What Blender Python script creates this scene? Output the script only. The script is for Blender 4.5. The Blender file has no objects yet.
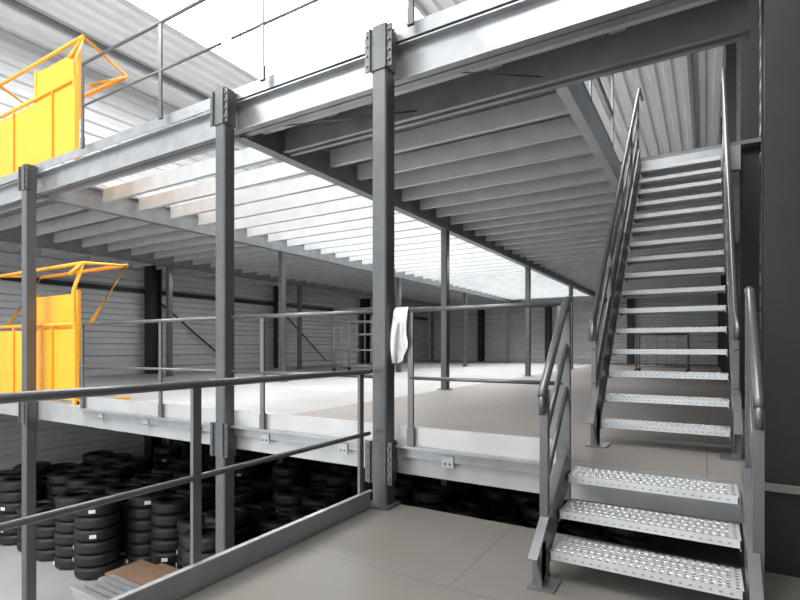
import bpy, bmesh, math, random
from mathutils import Vector, Matrix
random.seed(7)
C = bpy.context.collection
bpy.context.scene.view_settings.view_transform = 'Standard'

# ---------------------------------------------------------------- materials
def new_mat(name):
    m = bpy.data.materials.new(name); m.use_nodes = True
    nt = m.node_tree
    return m, nt, nt.nodes["Principled BSDF"]

def simple(name, col, rough=0.5, metal=0.0, var=0.12, scale=6.0, emit=0.0):
    m, nt, b = new_mat(name)
    tc = nt.nodes.new("ShaderNodeTexCoord")
    nz = nt.nodes.new("ShaderNodeTexNoise"); nz.inputs["Scale"].default_value = scale
    nz.inputs["Detail"].default_value = 4
    nt.links.new(tc.outputs["Object"], nz.inputs["Vector"])
    r = nt.nodes.new("ShaderNodeValToRGB")
    r.color_ramp.elements[0].position = 0.3; r.color_ramp.elements[1].position = 0.7
    r.color_ramp.elements[0].color = tuple(c*(1-var) for c in col)+(1,)
    r.color_ramp.elements[1].color = tuple(min(1,c*(1+var)) for c in col)+(1,)
    nt.links.new(nz.outputs["Fac"], r.inputs["Fac"])
    nt.links.new(r.outputs["Color"], b.inputs["Base Color"])
    b.inputs["Roughness"].default_value = rough
    b.inputs["Metallic"].default_value = metal
    if emit:
        b.inputs["Emission Color"].default_value=(1,.995,.985,1); b.inputs["Emission Strength"].default_value=emit
    return m

def board_mat(name, c1, c2, seam, w, h, rough=0.55):
    m, nt, b = new_mat(name)
    tc = nt.nodes.new("ShaderNodeTexCoord")
    br = nt.nodes.new("ShaderNodeTexBrick")
    br.inputs["Color1"].default_value = c1+(1,); br.inputs["Color2"].default_value = c2+(1,)
    br.inputs["Mortar"].default_value = seam+(1,)
    br.inputs["Scale"].default_value = 1.0; br.inputs["Brick Width"].default_value = w
    br.inputs["Row Height"].default_value = h; br.inputs["Mortar Size"].default_value = 0.005
    nt.links.new(tc.outputs["Object"], br.inputs["Vector"])
    nz = nt.nodes.new("ShaderNodeTexNoise"); nz.inputs["Scale"].default_value = 1.7; nz.inputs["Detail"].default_value = 8
    nt.links.new(tc.outputs["Object"], nz.inputs["Vector"])
    mp = nt.nodes.new("ShaderNodeMapRange"); mp.inputs["To Min"].default_value = 0.85; mp.inputs["To Max"].default_value = 1.12
    nt.links.new(nz.outputs["Fac"], mp.inputs["Value"])
    mx = nt.nodes.new("ShaderNodeVectorMath"); mx.operation = 'SCALE'
    nt.links.new(br.outputs["Color"], mx.inputs[0]); nt.links.new(mp.outputs["Result"], mx.inputs["Scale"])
    nt.links.new(mx.outputs["Vector"], b.inputs["Base Color"])
    b.inputs["Roughness"].default_value = rough
    return m

def perforated(name, base, hole, cell=0.04, rad=0.26):
    m, nt, b = new_mat(name)
    tc = nt.nodes.new("ShaderNodeTexCoord")
    sc = nt.nodes.new("ShaderNodeVectorMath"); sc.operation = 'SCALE'; sc.inputs["Scale"].default_value = 1/cell
    nt.links.new(tc.outputs["Object"], sc.inputs[0])
    fr = nt.nodes.new("ShaderNodeVectorMath"); fr.operation = 'FRACTION'
    nt.links.new(sc.outputs["Vector"], fr.inputs[0])
    sb = nt.nodes.new("ShaderNodeVectorMath"); sb.operation = 'SUBTRACT'; sb.inputs[1].default_value = (.5,.5,.5)
    nt.links.new(fr.outputs["Vector"], sb.inputs[0])
    ml = nt.nodes.new("ShaderNodeVectorMath"); ml.operation = 'MULTIPLY'; ml.inputs[1].default_value = (1,1,0)
    nt.links.new(sb.outputs["Vector"], ml.inputs[0])
    ln = nt.nodes.new("ShaderNodeVectorMath"); ln.operation = 'LENGTH'
    nt.links.new(ml.outputs["Vector"], ln.inputs[0])
    lt = nt.nodes.new("ShaderNodeMapRange"); lt.inputs["From Min"].default_value = rad-.06; lt.inputs["From Max"].default_value = rad+.06
    nt.links.new(ln.outputs["Value"], lt.inputs["Value"])
    mx = nt.nodes.new("ShaderNodeMix"); mx.data_type = 'RGBA'
    mx.inputs["A"].default_value = hole+(1,); mx.inputs["B"].default_value = base+(1,)
    nt.links.new(lt.outputs["Result"], mx.inputs["Factor"])
    nt.links.new(mx.outputs["Result"], b.inputs["Base Color"])
    bp = nt.nodes.new("ShaderNodeBump"); bp.inputs["Strength"].default_value = .6; bp.inputs["Distance"].default_value = .01
    nt.links.new(lt.outputs["Result"], bp.inputs["Height"]); nt.links.new(bp.outputs["Normal"], b.inputs["Normal"])
    b.inputs["Roughness"].default_value = .4; b.inputs["Metallic"].default_value = .35
    return m

M = dict(
  paint = simple("dark_grey_paint", (.10,.106,.11), .33, .3, .1),
  galv = simple("galvanised_steel", (.33,.34,.35), .33, .55, .12, 5),
  galv_l = simple("galvanised_light", (.40,.41,.415), .38, .4, .1, 5),
  toe = simple("toe_board_steel", (.47,.475,.48), .36, .45, .08, 3),
  joist = simple("joist_steel", (.57,.59,.605), .42, .2, .08, 4),
  rail = simple("rail_steel", (.14,.146,.15), .30, .5, .1),
  strg = simple("stringer_steel", (.18,.185,.19), .32, .5, .1),
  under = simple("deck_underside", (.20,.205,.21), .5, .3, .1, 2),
  black = simple("black_steel", (.018,.019,.021), .4, .2, .1),
  yellow = simple("yellow_paint", (.84,.38,.02), .45, 0, .04),
  orange = simple("orange_paint", (.80,.27,.02), .45, 0, .04),
  mezz = board_mat("chipboard_deck", (.215,.193,.175), (.232,.21,.19), (.11,.10,.09), 2.4, 1.2),
  mezz_g = board_mat("grey_deck_panels", (.31,.312,.31), (.36,.362,.36), (.15,.15,.15), 1.2, 1.2),
  land = board_mat("landing_deck", (.165,.155,.138), (.177,.167,.15), (.115,.108,.10), 2.4, 1.25, .45),
  conc = simple("concrete", (.42,.42,.42), .5, 0, .12, 1.2),
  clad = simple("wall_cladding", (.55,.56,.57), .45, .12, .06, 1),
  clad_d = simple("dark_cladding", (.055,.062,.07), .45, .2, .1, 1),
  roofm = simple("roof_deck", (.82,.815,.81), .5, .05, .04, 1),
  pane = simple("glowing_skylight_pane", (.9,.9,.9), .5, 0, .02, 1, 12.0),
  tyre = simple("tyre_rubber", (.011,.011,.012), .55, 0, .3, 20),
  label = simple("paper_label", (.8,.8,.78), .7, 0, .03),
  cage = simple("cage_wire", (.30,.305,.31), .5, .3, .05),
  card = simple("cardboard", (.26,.16,.10), .8, 0, .1, 8),
  wood = simple("pallet_wood", (.40,.28,.17), .8, 0, .2, 8),
  cloth = simple("cloth_fabric", (.66,.68,.65), .9, 0, .08, 8),
  tread = perforated("perforated_tread", (.60,.60,.59), (.17,.17,.17), .036, .24),
)

# ---------------------------------------------------------------- mesh builder
class MB:
    def __init__(s): s.bm = bmesh.new(); s.mats = []
    def mi(s, k):
        if k not in s.mats: s.mats.append(k)
        return s.mats.index(k)
    def face(s, vs, k):
        try:
            f = s.bm.faces.new(vs); f.material_index = s.mi(k); return f
        except ValueError: return None
    def box(s, x0,x1,y0,y1,z0,z1,k):
        v = [s.bm.verts.new(p) for p in [(x0,y0,z0),(x1,y0,z0),(x1,y1,z0),(x0,y1,z0),(x0,y0,z1),(x1,y0,z1),(x1,y1,z1),(x0,y1,z1)]]
        for q in [(0,3,2,1),(4,5,6,7),(0,1,5,4),(1,2,6,5),(2,3,7,6),(3,0,4,7)]:
            s.face([v[i] for i in q], k)
    def prism(s, prof, a, b, side, k):
        a=Vector(a); b=Vector(b); d=(b-a).normalized(); sd=Vector(side).normalized(); up=sd.cross(d)
        if up.z<0: up=-up
        r0=[s.bm.verts.new(a+sd*u+up*v) for u,v in prof]; r1=[s.bm.verts.new(b+sd*u+up*v) for u,v in prof]
        n=len(prof)
        for i in range(n): s.face([r0[i],r0[(i+1)%n],r1[(i+1)%n],r1[i]],k)
        s.face(r0[::-1],k); s.face(r1,k)
    def tube(s, pts, r, k, n=10):
        pts=[Vector(p) for p in pts]; rings=[]
        for i,p in enumerate(pts):
            if i==0: d=pts[1]-p
            elif i==len(pts)-1: d=p-pts[i-1]
            else: d=(pts[i+1]-p).normalized()+(p-pts[i-1]).normalized()
            d.normalize()
            ref=Vector((0,0,1)) if abs(d.z)<.9 else Vector((1,0,0))
            a=d.cross(ref).normalized(); b=a.cross(d)
            rings.append([s.bm.verts.new(p+(a*math.cos(t)+b*math.sin(t))*r) for t in [2*math.pi*j/n for j in range(n)]])
        for i in range(len(rings)-1):
            for j in range(n):
                f=s.face([rings[i][j],rings[i][(j+1)%n],rings[i+1][(j+1)%n],rings[i+1][j]],k)
                if f: f.smooth=True
        s.face(rings[0][::-1],k); s.face(rings[-1],k)
    def done(s, name, parent=None):
        bmesh.ops.recalc_face_normals(s.bm, faces=s.bm.faces)
        me=bpy.data.meshes.new(name); s.bm.to_mesh(me); s.bm.free()
        for k in s.mats: me.materials.append(M[k])
        o=bpy.data.objects.new(name, me); C.objects.link(o)
        if parent: o.parent=parent
        return o

def cprof(w,h,t=.012,flip=1):
    p=[(0,0),(w,0),(w,t),(t,t),(t,h-t),(w,h-t),(w,h),(0,h)]
    return [(u*flip,v) for u,v in p]
def iprof(w,h,t=.012,tw=.01):
    a=w/2; b=tw/2
    return [(-a,0),(a,0),(a,t),(b,t),(b,h-t),(a,h-t),(a,h),(-a,h),(-a,h-t),(-b,h-t),(-b,t),(-a,t)]

GZ=-2.5; MZ=.5; UZ=3.9
XR=.62; XL=-14.6; YB=27.5
YS=[3.5,8.7,13.9,19.1,24.3]; XS=[-12.6,-8.42,-4.24]
PY=3.56     # front column line
F=PY+.085

# ---------------------------------------------------------------- shell
def corrug(name, k, axis, u0,u1, v0,v1, pos, per=.25, dep=.035, sign=1, holes=()):
    mb=MB()
    u=u0; pts=[]
    while u<u1:
        for f,d in [(0,0),(.38,0),(.5,1),(.88,1)]:
            if u+f*per<=u1: pts.append((u+f*per,d*dep*sign))
        u+=per
    pts.append((u1,0))
    def P(u,d,v):
        if axis=='wallx': return (pos+d, v, u)
        if axis=='wally': return (v, pos+d, u)
        return (u, v, pos+d)
    vcuts=sorted(set([v0,v1]+[h[2] for h in holes]+[h[3] for h in holes]))
    for (a,da),(b,db) in zip(pts[:-1],pts[1:]):
        for c,d in zip(vcuts[:-1],vcuts[1:]):
            mu=(a+b)/2; mv=(c+d)/2
            if any(h[0]<mu<h[1] and h[2]<mv<h[3] for h in holes): continue
            mb.face([mb.bm.verts.new(p) for p in (P(a,da,c),P(b,db,c),P(b,db,d),P(a,da,d))],k)
    bmesh.ops.remove_doubles(mb.bm, verts=mb.bm.verts, dist=1e-4)
    return mb.done(name)
RZ=9.0
corrug("wall_left","clad",'wallx',GZ,RZ,-6,YB,XL,per=.34,dep=.07)
corrug("wall_back","clad",'wally',GZ,RZ,XL,XR,YB,per=.3,dep=.05,sign=-1)
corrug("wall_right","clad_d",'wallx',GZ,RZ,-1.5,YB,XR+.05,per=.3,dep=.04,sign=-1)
holes=[(-11.0,-5.6,4.4,12.0),(-9.9,-4.6,14,24),(-4.0,-.5,-5,1.5),(-12,-7,-5,1),(-3.4,-1.4,5,11.5)]  # openings behind the camera are unseen, added so glowing panes fill the foreground
corrug("ceiling","roofm",'roof',XL,XR+.05,-6,YB,RZ,per=.4,dep=.10,holes=holes)
for n,h in enumerate(holes):
    mb=MB()
    for a in (h[0],h[1]): mb.box(a-.04,a+.04,h[2],h[3],RZ-.05,RZ+.2,'joist')
    for a in (h[2],h[3]): mb.box(h[0],h[1],a-.04,a+.04,RZ-.05,RZ+.2,'joist')
    mb.box(h[0],h[1],h[2],h[3],RZ+.10,RZ+.12,'pane')
    mb.done("skylight_and_fill_%d"%(n+1))
mb=MB()
for y in (13.9,24.3):
    mb.prism(iprof(.2,.36),(-3,y,RZ-.40),(XR,y,RZ-.40),(0,1,0),'black')
for x in (-13.2,-.4):
    mb.prism(iprof(.1,.16),(x,-5,RZ-.17),(x,YB,RZ-.17),(1,0,0),'galv')
mb.done("roof_beams")
mb=MB(); mb.box(XL,XR,-6,YB,GZ-.1,GZ,'conc'); mb.done("floor")

def hcol(x,y,z0,z1,w=.22,name="building_column"):
    mb=MB(); t=.018
    mb.box(x-w/2,x+w/2,y-w/2,y-w/2+t,z0,z1,'black'); mb.box(x-w/2,x+w/2,y+w/2-t,y+w/2,z0,z1,'black')
    mb.box(x-.01,x+.01,y-w/2+t,y+w/2-t,z0,z1,'black')
    mb.box(x-w*.7,x+w*.7,y-w*.7,y+w*.7,z0,z0+.03,'black')
    return mb.done(name)
hcol(.40,3.80,GZ,RZ-.45,.22)
for y in (8.0,13.9,19.1,24.3): hcol(.47,y,GZ,RZ-.45,.2)
for y in (3.2,9.3,14.6,20.4): hcol(XL+.35,y,GZ,3.8,.34)
for x in (-11,-7.2,-3.2): hcol(x,YB-.3,GZ,RZ-.45,.3)

# ---------------------------------------------------------------- decks
mb=MB()
mb.box(-4.24,XR-.02,F+.01,YB-.1,MZ-.04,MZ,'mezz')
mb.box(XL+.1,-4.24,F+.01,YB-.1,MZ-.04,MZ,'mezz_g')
mb.box(XL+.1,.26,F,F+.012,MZ-.25,MZ,'galv_l')
mb.box(XL+.1,.26,F+.012,F+.08,MZ-.25,MZ-.238,'galv')
for x in XS: mb.prism(iprof(.12,.24),(x,3.75,MZ-.28),(x,YB-.2,MZ-.28),(1,0,0),'galv')
y=4.1
while y<YB-.3:
    mb.prism(cprof(.05,.16,.006),(XL+.2,y,MZ-.20),(XR-.05,y,MZ-.20),(0,1,0),'galv'); y+=.6
mb.done("mezzanine_floor")
spans=((XL+.1,-12.70),(-12.5,-10.35),(-7.05,-4.33),(-4.15,-2.40),(-2.18,-.83))
for a,b in spans:
    mb=MB()
    mb.box(a,b,F-.045,F-.033,MZ+.0,MZ+.15,'toe'); mb.box(a,b,F-.033,F-.0,MZ+.14,MZ+.15,'toe')
    mb.box(a,b,F-.095,F-.033,MZ-.02,MZ-.0,'galv')
    mb.box(a,b,F-.045,F-.033,MZ-.10,MZ-.02,'galv')
    x=a+.45
    while x<b-.2:
        mb.box(x-.05,x+.05,F-.057,F-.045,MZ-.14,MZ-.05,'galv_l')
        for dx in (-.02,.02): mb.tube([(x+dx,F-.057,MZ-.11),(x+dx,F-.066,MZ-.11)],.009,'rail',6)
        x+=.95
    mb.done("toe_board")

mb=MB()
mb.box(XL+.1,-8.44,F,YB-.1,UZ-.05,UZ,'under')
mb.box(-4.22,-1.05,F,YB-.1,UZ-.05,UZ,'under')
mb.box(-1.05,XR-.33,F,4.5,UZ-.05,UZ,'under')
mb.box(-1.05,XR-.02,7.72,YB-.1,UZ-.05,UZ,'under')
x=-8.40
while x<-4.26:
    mb.box(x,x+.008,3.75,24.3,UZ-.025,UZ,'joist'); x+=.16
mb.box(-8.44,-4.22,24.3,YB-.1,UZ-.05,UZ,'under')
y=3.98
while y<YB-.3:
    xe=-1.08 if 4.5<y<7.7 else XR-.05
    for a,b in ((XL+.15,-12.67),(-12.53,-8.49),(-8.35,-4.31),(-4.17,xe)):
        if y<4.3 and b>-1: b=.2
        mb.prism(cprof(.065,.21,.008),(a,y,UZ-.265),(b,y,UZ-.265),(0,1,0),'joist')
    y+=.6
for x in XS:
    mb.prism(iprof(.14,.34),(x,3.75,UZ-.40),(x,YB-.2,UZ-.40),(1,0,0),'galv')
mb.prism(cprof(.1,.30,flip=-1),(-1.04,4.52,UZ-.34),(-1.04,7.7,UZ-.34),(1,0,0),'joist')
for yy in (4.36,4.42): mb.prism(cprof(.05,.30,flip=-1 if yy<4.4 else 1),(-4.16,yy,UZ-.37),(.26,yy,UZ-.37),(0,1,0),'galv')
mb.prism(cprof(.09,.30),(-1.04,7.66,UZ-.37),(.36,7.66,UZ-.37),(0,1,0),'galv')
mb.prism(cprof(.075,.30,flip=-1),(XL+.1,F+.07,UZ-.37),(.26,F+.07,UZ-.37),(0,1,0),'galv')
mb.prism(cprof(.075,.30),(XL+.1,F+.09,UZ-.37),(.26,F+.09,UZ-.37),(0,1,0),'galv')
mb.box(XL+.1,.26,F-.009,F,UZ-.05,UZ+.07,'galv')
for x in (-3.4,-2.9,-1.6,-.6): mb.box(x-.06,x+.06,3.80,4.30,UZ-.14,UZ-.05,'galv')
mb.tube([(-4.1,3.82,UZ-.3),(-2.4,4.3,UZ-.32)],.008,'rail',6)
mb.tube([(-1.9,3.82,UZ-.3),(-1.2,4.3,UZ-.32)],.006,'rail',6)
mb.done("upper_floor_deck")

# ---------------------------------------------------------------- columns
def column(x,y,z0,z1,w=.13,front=False):
    mb=MB(); h=w/2
    c=.012
    prof=[(-h+c,-h),(h-c,-h),(h,-h+c),(h,h-c),(h-c,h),(-h+c,h),(-h,h-c),(-h,-h+c)]
    r0=[mb.bm.verts.new((x+a,y+b,z0)) for a,b in prof]; r1=[mb.bm.verts.new((x+a,y+b,z1)) for a,b in prof]
    for i in range(8): mb.face([r0[i],r0[(i+1)%8],r1[(i+1)%8],r1[i]],'paint')
    mb.face(r1,'paint'); mb.face(r0[::-1],'paint')
    mb.box(x-h-.05,x+h+.05,y-h-.06,y+h+.01,z0,z0+.015,'paint')
    if front:
        for zc in (MZ-.14,UZ-.17):
            if zc-.2<z0: continue
            mb.box(x-h-.06,x+h+.06,y-h-.012,y-h,zc-.17,zc+.17,'paint')
            mb.box(x-h-.012,x-h,y-h-.03,y+h,zc-.17,zc+.17,'paint')
            mb.box(x+h,x+h+.012,y-h-.03,y+h,zc-.17,zc+.17,'paint')
            for dx in (-1,1):
                for dz in (-.12,-.04,.04,.12):
                    X=x+(h+.035)*dx
                    mb.tube([(X,y-h-.012,zc+dz),(X,y-h-.026,zc+dz)],.011,'rail',6)
    return mb.done("steel_column")
for x in XS:
    for y in YS:
        if y==3.5: column(x,PY,GZ,UZ+.03,.14,True)
        else:
            column(x,y,MZ,UZ-.40,.13); column(x,y,GZ,MZ-.28,.13)
column(-2.29,PY-.02,0.003,UZ+.03,.14,True)

# ---------------------------------------------------------------- guard rails
def post(mb,x,y,z0,z1,k='rail'):
    mb.box(x-.024,x+.024,y-.010,y+.010,z0,z1-.01,k)
    mb.box(x-.030,x+.030,y-.014,y+.014,z0,z0+.14,k)
def rail_x(name,z,spans,posts,y=F-.07):
    for a,b in spans:
        mb=MB()
        mb.tube([(a,y,z+1.1),(b,y,z+1.1)],.020,'rail')
        mb.tube([(a,y,z+.55),(b,y,z+.55)],.015,'rail')
        for p in posts:
            if a-.3<p<b+.1: post(mb,p,y,z+.002,z+1.1)
        mb.done(name)
rail_x("guard_railing",MZ,((-14.4,-12.7),(-12.5,-10.4),(-7.0,-4.32),(-4.16,-2.37),(-2.05,-.83)),(-13.6,-12.2,-10.5,-7.0,-5.34,-3.72,-2.05,-.86))
rail_x("guard_railing",UZ,((-14.4,-12.7),(-12.5,-10.4),(-7.0,-4.32),(-4.16,-2.37),(-2.20,.2)),(-13.6,-12.2,-10.5,-7.0,-5.34,-3.72,-2.05,-.5))
mb=MB(); X=-2.35
mb.tube([(X,-1.2,1.1),(X,3.42,1.1)],.022,'rail',12); mb.tube([(X,-1.2,.6),(X,3.42,.6)],.017,'rail',12)
for y in (-1.1,.3,1.78,3.30):
    mb.box(X-.012,X+.012,y-.026,y+.026,.0,1.09,'rail'); mb.box(X-.018,X+.012,y-.036,y+.036,.0,.12,'rail')
mb.box(X+.014,X+.024,-1.2,3.40,.002,.15,'galv'); mb.box(X+.024,X+.05,-1.2,3.40,.140,.15,'galv_l')
mb.done("guard_railing")
mb=MB()
for z in (1.1,.55): mb.tube([(-1.1,4.45,UZ+z),(-1.1,7.4,UZ+z)],.022,'rail')
for z in (1.1,.55): mb.tube([(-1.1,4.40,UZ+z),(.25,4.40,UZ+z)],.022,'rail')
for y in (4.45,5.9,7.4): mb.box(-1.112,-1.088,y-.028,y+.028,UZ,UZ+1.09,'rail')
mb.box(-1.10,-1.09,4.5,7.4,UZ,UZ+.14,'galv_l')
mb.done("guard_railing")

# ---------------------------------------------------------------- landing
mb=MB()
mb.box(-2.42,XR-.05,-1.6,3.62,-.04,0,'land')
mb.prism(cprof(.08,.22),(-2.42,-1.6,-.26),(-2.42,3.62,-.26),(1,0,0),'galv')
mb.prism(cprof(.08,.22,flip=-1),(-2.3,3.61,-.26),(.26,3.61,-.26),(0,1,0),'galv')
for yy in (-.9,.3,1.5,2.6): mb.prism(cprof(.05,.2),(-2.3,yy,-.25),(XR-.1,yy,-.25),(0,1,0),'galv')
for xx,yy in ((-2.3,3.45),(-2.3,-1.4),(.3,-1.4),(-.9,3.45)):
    mb.box(xx-.06,xx+.06,yy-.06,yy+.06,GZ,-.26,'paint')
mb.done("stair_landing")

# ---------------------------------------------------------------- stairs
XA,XB=-.76,.16
def tread(mb,y,z,d=.25):
    a,b=XA+.012,XB-.012
    mb.box(a,b,y,y+d,z-.006,z,'tread')
    mb.box(a,b,y,y+.006,z-.045,z-.006,'joist'); mb.box(a,b,y+.006,y+.02,z-.045,z-.04,'joist')
    mb.box(a,b,y+d-.006,y+d,z-.045,z-.006,'galv')
    for xx in (a,b-.006): mb.box(xx,xx+.006,y,y+d,z-.06,z-.006,'galv')
    if z<1.2:
        for i in range(20):
            cx=a+.05+(b-a-.1)*i/19
            mb.box(cx-.007,cx+.007,y-.0012,y,z-.030,z-.022,'galv')
        n=22
        for i in range(n):
            for j in range(4):
                cx=a+.04+(b-a-.08)*(i+(.5 if j%2 else 0))/n; cy=y+.04+j*(d-.08)/3
                v=[mb.bm.verts.new((cx+.011*math.cos(t),cy+.011*math.sin(t),z)) for t in [k*math.pi/3 for k in range(6)]]
                w=[mb.bm.verts.new((cx+.007*math.cos(t),cy+.007*math.sin(t),z+.005)) for t in [k*math.pi/3 for k in range(6)]]
                for q in range(6): mb.face([v[q],v[(q+1)%6],w[(q+1)%6],w[q]],'joist')
                mb.face(w,'galv')
def stringer(mb,x,a,b,dep,out):
    (y0,z0),(y1,z1)=a,b
    mb.prism(cprof(.05,dep,.008,flip=out),(x,y0,z0),(x,y1,z1),(1,0,0),'strg')
mb=MB()
for i in range(3): tread(mb,2.85+.215*i,.17+.165*i,.27)
for x,o in ((XA,-1),(XB,1)):
    stringer(mb,x,(2.76,.02),(3.44,.48),.2,o)
    mb.box(min(x,x+o*.05),max(x,x+o*.05),2.74,2.82,0,.24,'strg')
    mb.box(x-.07,x+.07,2.7,2.88,0,.012,'strg')
for x,o in ((XA-.03,-1),(XB+.045,1)):
    mb.tube([(x,2.85,1.02),(x,2.87,1.06),(x,3.42,1.60),(x,3.50,1.62)],.025,'rail',12)
    mb.tube([(x,2.90,.78),(x,3.44,1.32)],.017,'rail'); mb.tube([(x,2.90,.50),(x,3.44,1.04)],.017,'rail')
    mb.tube([(x,2.85,1.04),(x,2.85,.92)],.018,'rail')
    mb.box(x-.022,x+.022,2.88,2.93,.0,1.06,'rail')
    mb.box(x-.022,x+.022,3.42,3.465,.3,1.58,'rail')
mb.done("lower_staircase")

mb=MB()
Y0,Z0=4.42,.69; N=16; st=.197
for i in range(N): tread(mb,Y0+i*st,Z0+i*st,.25)
for x,o in ((XA,-1),(XB,1)):
    stringer(mb,x,(Y0-.06,MZ+.02),(Y0+N*st,MZ+.02+(N*st+.06)),.26,o)
    mb.box(x-.08,x+.08,Y0-.14,Y0+.08,MZ,MZ+.012,'strg')
    mb.box(min(x,x+o*.05),max(x,x+o*.05),Y0-.08,Y0+.06,MZ,MZ+.3,'strg')
for x,o in ((XA-.04,-1),(XB+.02,1)):
    def L(y,h): return (x,y,Z0+(y-Y0)+h)
    ye=Y0+N*st
    mb.tube([(x,Y0-.10,1.35),(x,Y0-.09,1.44),L(Y0,.86),L(ye-.1,.86),(x,ye+.15,UZ+.95),(x,ye+.5,UZ+.95)],.022,'rail',12)
    mb.tube([L(Y0,.58),L(ye,.58)],.016,'rail'); mb.tube([L(Y0,.30),L(ye,.30)],.016,'rail')
    for yy in (Y0+.02,Y0+.8,Y0+1.6,Y0+2.4,ye-.06):
        mb.box(x-.018,x+.018,yy-.022,yy+.022,Z0+(yy-Y0)-.12,Z0+(yy-Y0)+.85,'rail')
mb.done("upper_staircase")

# ---------------------------------------------------------------- pallet gates
def gate(z,apz,tilt,top):
    mb=MB(); xa,xb=-10.1,-7.50; y=3.74
    for x in (xa,xb):
        mb.box(x-.03,x+.03,y-.03,y+.03,z,z+1.15,'yellow')
        mb.tube([(x,y,z+.9),(x,y-.03,z+top-.4),(x,y+.1,z+top)],.025,'yellow')
        mb.tube([(x,y-.08,z+top-.28+tilt),(x,y+.1,z+top),(x,y+.72,z+apz),(x,y+.18,z+1.1)],.028,'yellow')
        mb.box(x-.03,x+.03,y,y+.75,z,z+.05,'yellow')
    mb.tube([(xa,y+.72,z+apz),(xb,y+.72,z+apz)],.03,'orange')
    mb.tube([(xa,y+.1,z+top),(xb,y+.1,z+top)],.026,'yellow')
    mb.tube([(xa,y,z+1.12),(xb,y,z+1.12)],.026,'yellow')
    mb.box(xa+.05,xb-.02,y-.01,y+.01,z+.06,z+1.05,'yellow')
    mb.box(-8.75,xb-.05,y+.05,y+.07,z+.75,z+1.55,'yellow')
    for x in (-8.75,xb-.05): mb.box(x-.025,x+.025,y+.04,y+.08,z+.6,z+1.6,'yellow')
    for x in (-9.3,-8.1): mb.box(x-.02,x+.02,y-.03,y-.01,z+.02,z+1.1,'orange')
    mb.done("pallet_safety_gate")
gate(MZ,2.03,.1,1.98); gate(UZ,1.48,-.1,1.76)

# ---------------------------------------------------------------- tyres
def tyre(mb,cx,cy,cz,R=.34,W=.2,n=22):
    prof=[(.58,-.30),(.62,-.5),(.85,-.5),(.97,-.38),(1.0,-.2),(1.0,.2),(.97,.38),(.85,.5),(.62,.5),(.58,.30)]
    rings=[]
    for i in range(n):
        t=2*math.pi*i/n
        rings.append([mb.bm.verts.new((cx+R*r*math.cos(t),cy+R*r*math.sin(t),cz+h*W)) for r,h in prof])
    for i in range(n):
        for j in range(len(prof)-1):
            f=mb.face([rings[i][j],rings[(i+1)%n][j],rings[(i+1)%n][j+1],rings[i][j+1]],'tyre')
            if f: f.smooth=(j not in (4,))
rowi=0; y=4.75
mb=MB()
while y<13.5:
    x=-13.0+(.3 if rowi%2 else 0)
    while x<-1.0:
        near = (-8.3<x<-6.2) and y<5.3
        colz = any(abs(x-c)<.42 and abs(y-8.7)<.42 for c in XS)
        aisle = (7.0<y<7.6) or (x>-2.9 and y>9) or (10.6<y<11.3) or (x>-3.4 and y<6.9)
        if not near and not colz and not aisle:
            h=random.choice([4,5,5,6,6,6])
            if y<5.6 and x>-5.9: h=4
            if x>-4: h=random.choice([4,5,5])
            jx,jy=random.uniform(-.02,.02),random.uniform(-.02,.02)
            for i in range(h):
                ox,oy=random.uniform(-.012,.012),random.uniform(-.012,.012)
                tyre(mb,x+jx+ox,y+jy+oy,GZ+.105+i*.205)
                if random.random()<.25:
                    a=random.uniform(-2.2,-.5); r=.343
                    px,py=x+jx+ox+r*math.cos(a),y+jy+oy+r*math.sin(a); dx,dy=-math.sin(a)*.05,math.cos(a)*.05
                    px+=.006*math.cos(a);py+=.006*math.sin(a); zc=GZ+.105+i*.205
                    mb.face([mb.bm.verts.new(p) for p in ((px-dx,py-dy,zc-.03),(px+dx,py+dy,zc-.03),(px+dx,py+dy,zc+.03),(px-dx,py-dy,zc+.03))],'label')
        x+=.70
    rowi+=1; y+=.70
mb.done("tire_stacks")

mb=MB()
for yy in (4.35,4.6,4.9): mb.box(-7.9,-6.8,yy-.05,yy+.05,GZ,GZ+.1,'wood')
for i in range(5): mb.box(-7.9+i*.22,-7.74+i*.22,4.3,4.95,GZ+.1,GZ+.125,'wood')
mb.done("wooden_pallet")
mb=MB(); mb.box(-7.85,-7.35,4.33,4.92,GZ+.125,GZ+.36,'card'); mb.box(-7.33,-6.85,4.33,4.92,GZ+.125,GZ+.42,'card')
mb.done("cardboard_boxes")
mb=MB()
for xx in (-7.2,-5.7): mb.box(xx-.05,xx+.05,3.70,4.26,GZ,GZ+.28,'wood')
for l in range(3):
    for i in range(5):
        e=random.uniform(-.12,.12)
        mb.prism(cprof(.08,.06,.006),(-7.5+e,3.72+i*.11,GZ+.28+l*.065),(-5.4+e,3.72+i*.11,GZ+.28+l*.065),(0,1,0),'galv_l')
mb.done("steel_profile_bundle")

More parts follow.
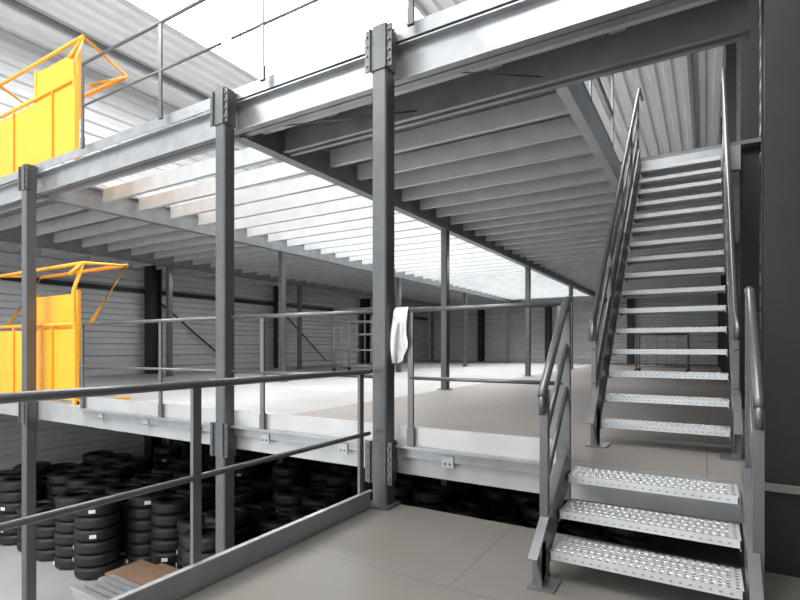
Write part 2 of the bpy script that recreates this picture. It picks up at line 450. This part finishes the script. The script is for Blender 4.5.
# ---------------------------------------------------------------- jacket hung on the railing
mb=MB(); nx,nz=24,24; x0,x1=-2.20,-2.07; yr=F-.07
g=[]
for j in range(nz*2+1):
    s=(j-nz)/nz
    row=[]
    for i in range(nx+1):
        u=i/nx; L=(.46-.10*(abs(u-.35)*2)**2) if s<0 else .30
        dz=abs(s)*L
        spread=(1+.22*abs(s)) if s<0 else 1
        x=(x0+x1)/2+(u-.5)*(x1-x0)*spread+.008*math.sin(abs(s)*6+1)
        amp=.022*min(1,abs(s)*2.2)
        off=.030+amp*(.5+.5*math.sin(u*19+1.3+s*1.5))+.008*math.sin(u*7+s*6)*abs(s)
        yv=yr+(off if s>0 else -off)*min(1,abs(s)*nz/1.5)
        z=MZ+1.1+.026-dz
        row.append(mb.bm.verts.new((x,yv,z)))
    g.append(row)
for j in range(nz*2):
    for i in range(nx):
        f=mb.face([g[j][i],g[j][i+1],g[j+1][i+1],g[j+1][i]],'cloth')
        if f: f.smooth=True
mb.tube([(-2.155,yr-.055,1.50),(-2.165,yr-.07,1.38),(-2.17,yr-.07,1.26),(-2.163,yr-.065,1.17)],.021,'cloth',12)
mb.done("work_jacket")

# ---------------------------------------------------------------- roll cages
def cage(x,y,w=1.6,d=.8,h=1.9):
    mb=MB()
    for a in (x,x+w):
        for b in (y,y+d): mb.tube([(a,b,MZ+.1),(a,b,MZ+h)],.028,'cage',8); mb.tube([(a-.0,b-.03,MZ+.06),(a,b+.03,MZ+.06)],.06,'black',10)
    for z in (.2,.7,1.2,1.6,h):
        if z>h: continue
        for b in (y,y+d): mb.tube([(x,b,MZ+z),(x+w,b,MZ+z)],.022,'cage',8)
        for a in (x,x+w): mb.tube([(a,y,MZ+z),(a,y+d,MZ+z)],.022,'cage',8)
    for i in range(1,5): mb.tube([(x+w*i/5,y,MZ+.2),(x+w*i/5,y,MZ+h)],.012,'cage',6)
    mb.box(x,x+w,y,y+d,MZ+.18,MZ+.21,'galv')
    mb.done("roll_cage")
cage(-10.3,13.0,1.5,.8,2.0); cage(-1.9,17.5,1.4,.8,1.2)
mb=MB()
for z in (2.9,): mb.prism(iprof(.1,.12),(XL+.2,3.6,z),(XL+.2,YB-.4,z),(1,0,0),'black')
for y in (9.3,14.6): mb.tube([(XL+.2,y,2.9),(XL+.2,y+3,MZ+.2)],.03,'black')
mb.done("wall_bracing")

# ---------------------------------------------------------------- lighting
w=bpy.data.worlds.new("sky_world"); bpy.context.scene.world=w; w.use_nodes=True
bg=w.node_tree.nodes["Background"]; bg.inputs["Color"].default_value=(.97,.985,1,1); bg.inputs["Strength"].default_value=2.1
def area(name,loc,sx,sy,e,rot=(0,0,0)):
    l=bpy.data.lights.new(name,'AREA'); l.shape='RECTANGLE'; l.size=sx; l.size_y=sy; l.energy=e; l.color=(1,1,1)
    o=bpy.data.objects.new(name,l); o.location=loc; o.rotation_euler=rot; C.objects.link(o); return o
for x,y in ((-6.3,8),(-6.3,16.5),(-2.5,21),(-2.5,12),(-10.5,10),(-10.5,20),(-6.3,22)):
    area("under_deck_fill",(x,y,UZ-.45),1.5,.15,60)  # invisible-fixture fill lights, added to brighten the space under the deck
cam=bpy.data.cameras.new("camera"); co=bpy.data.objects.new("camera",cam); C.objects.link(co)
cam.sensor_width=36; cam.lens=22.95; cam.shift_y=47/800; cam.clip_start=.02; cam.clip_end=200
co.location=(0,0,1.3); co.rotation_euler=(math.pi/2,0,math.radians(31.05))
bpy.context.scene.camera=co
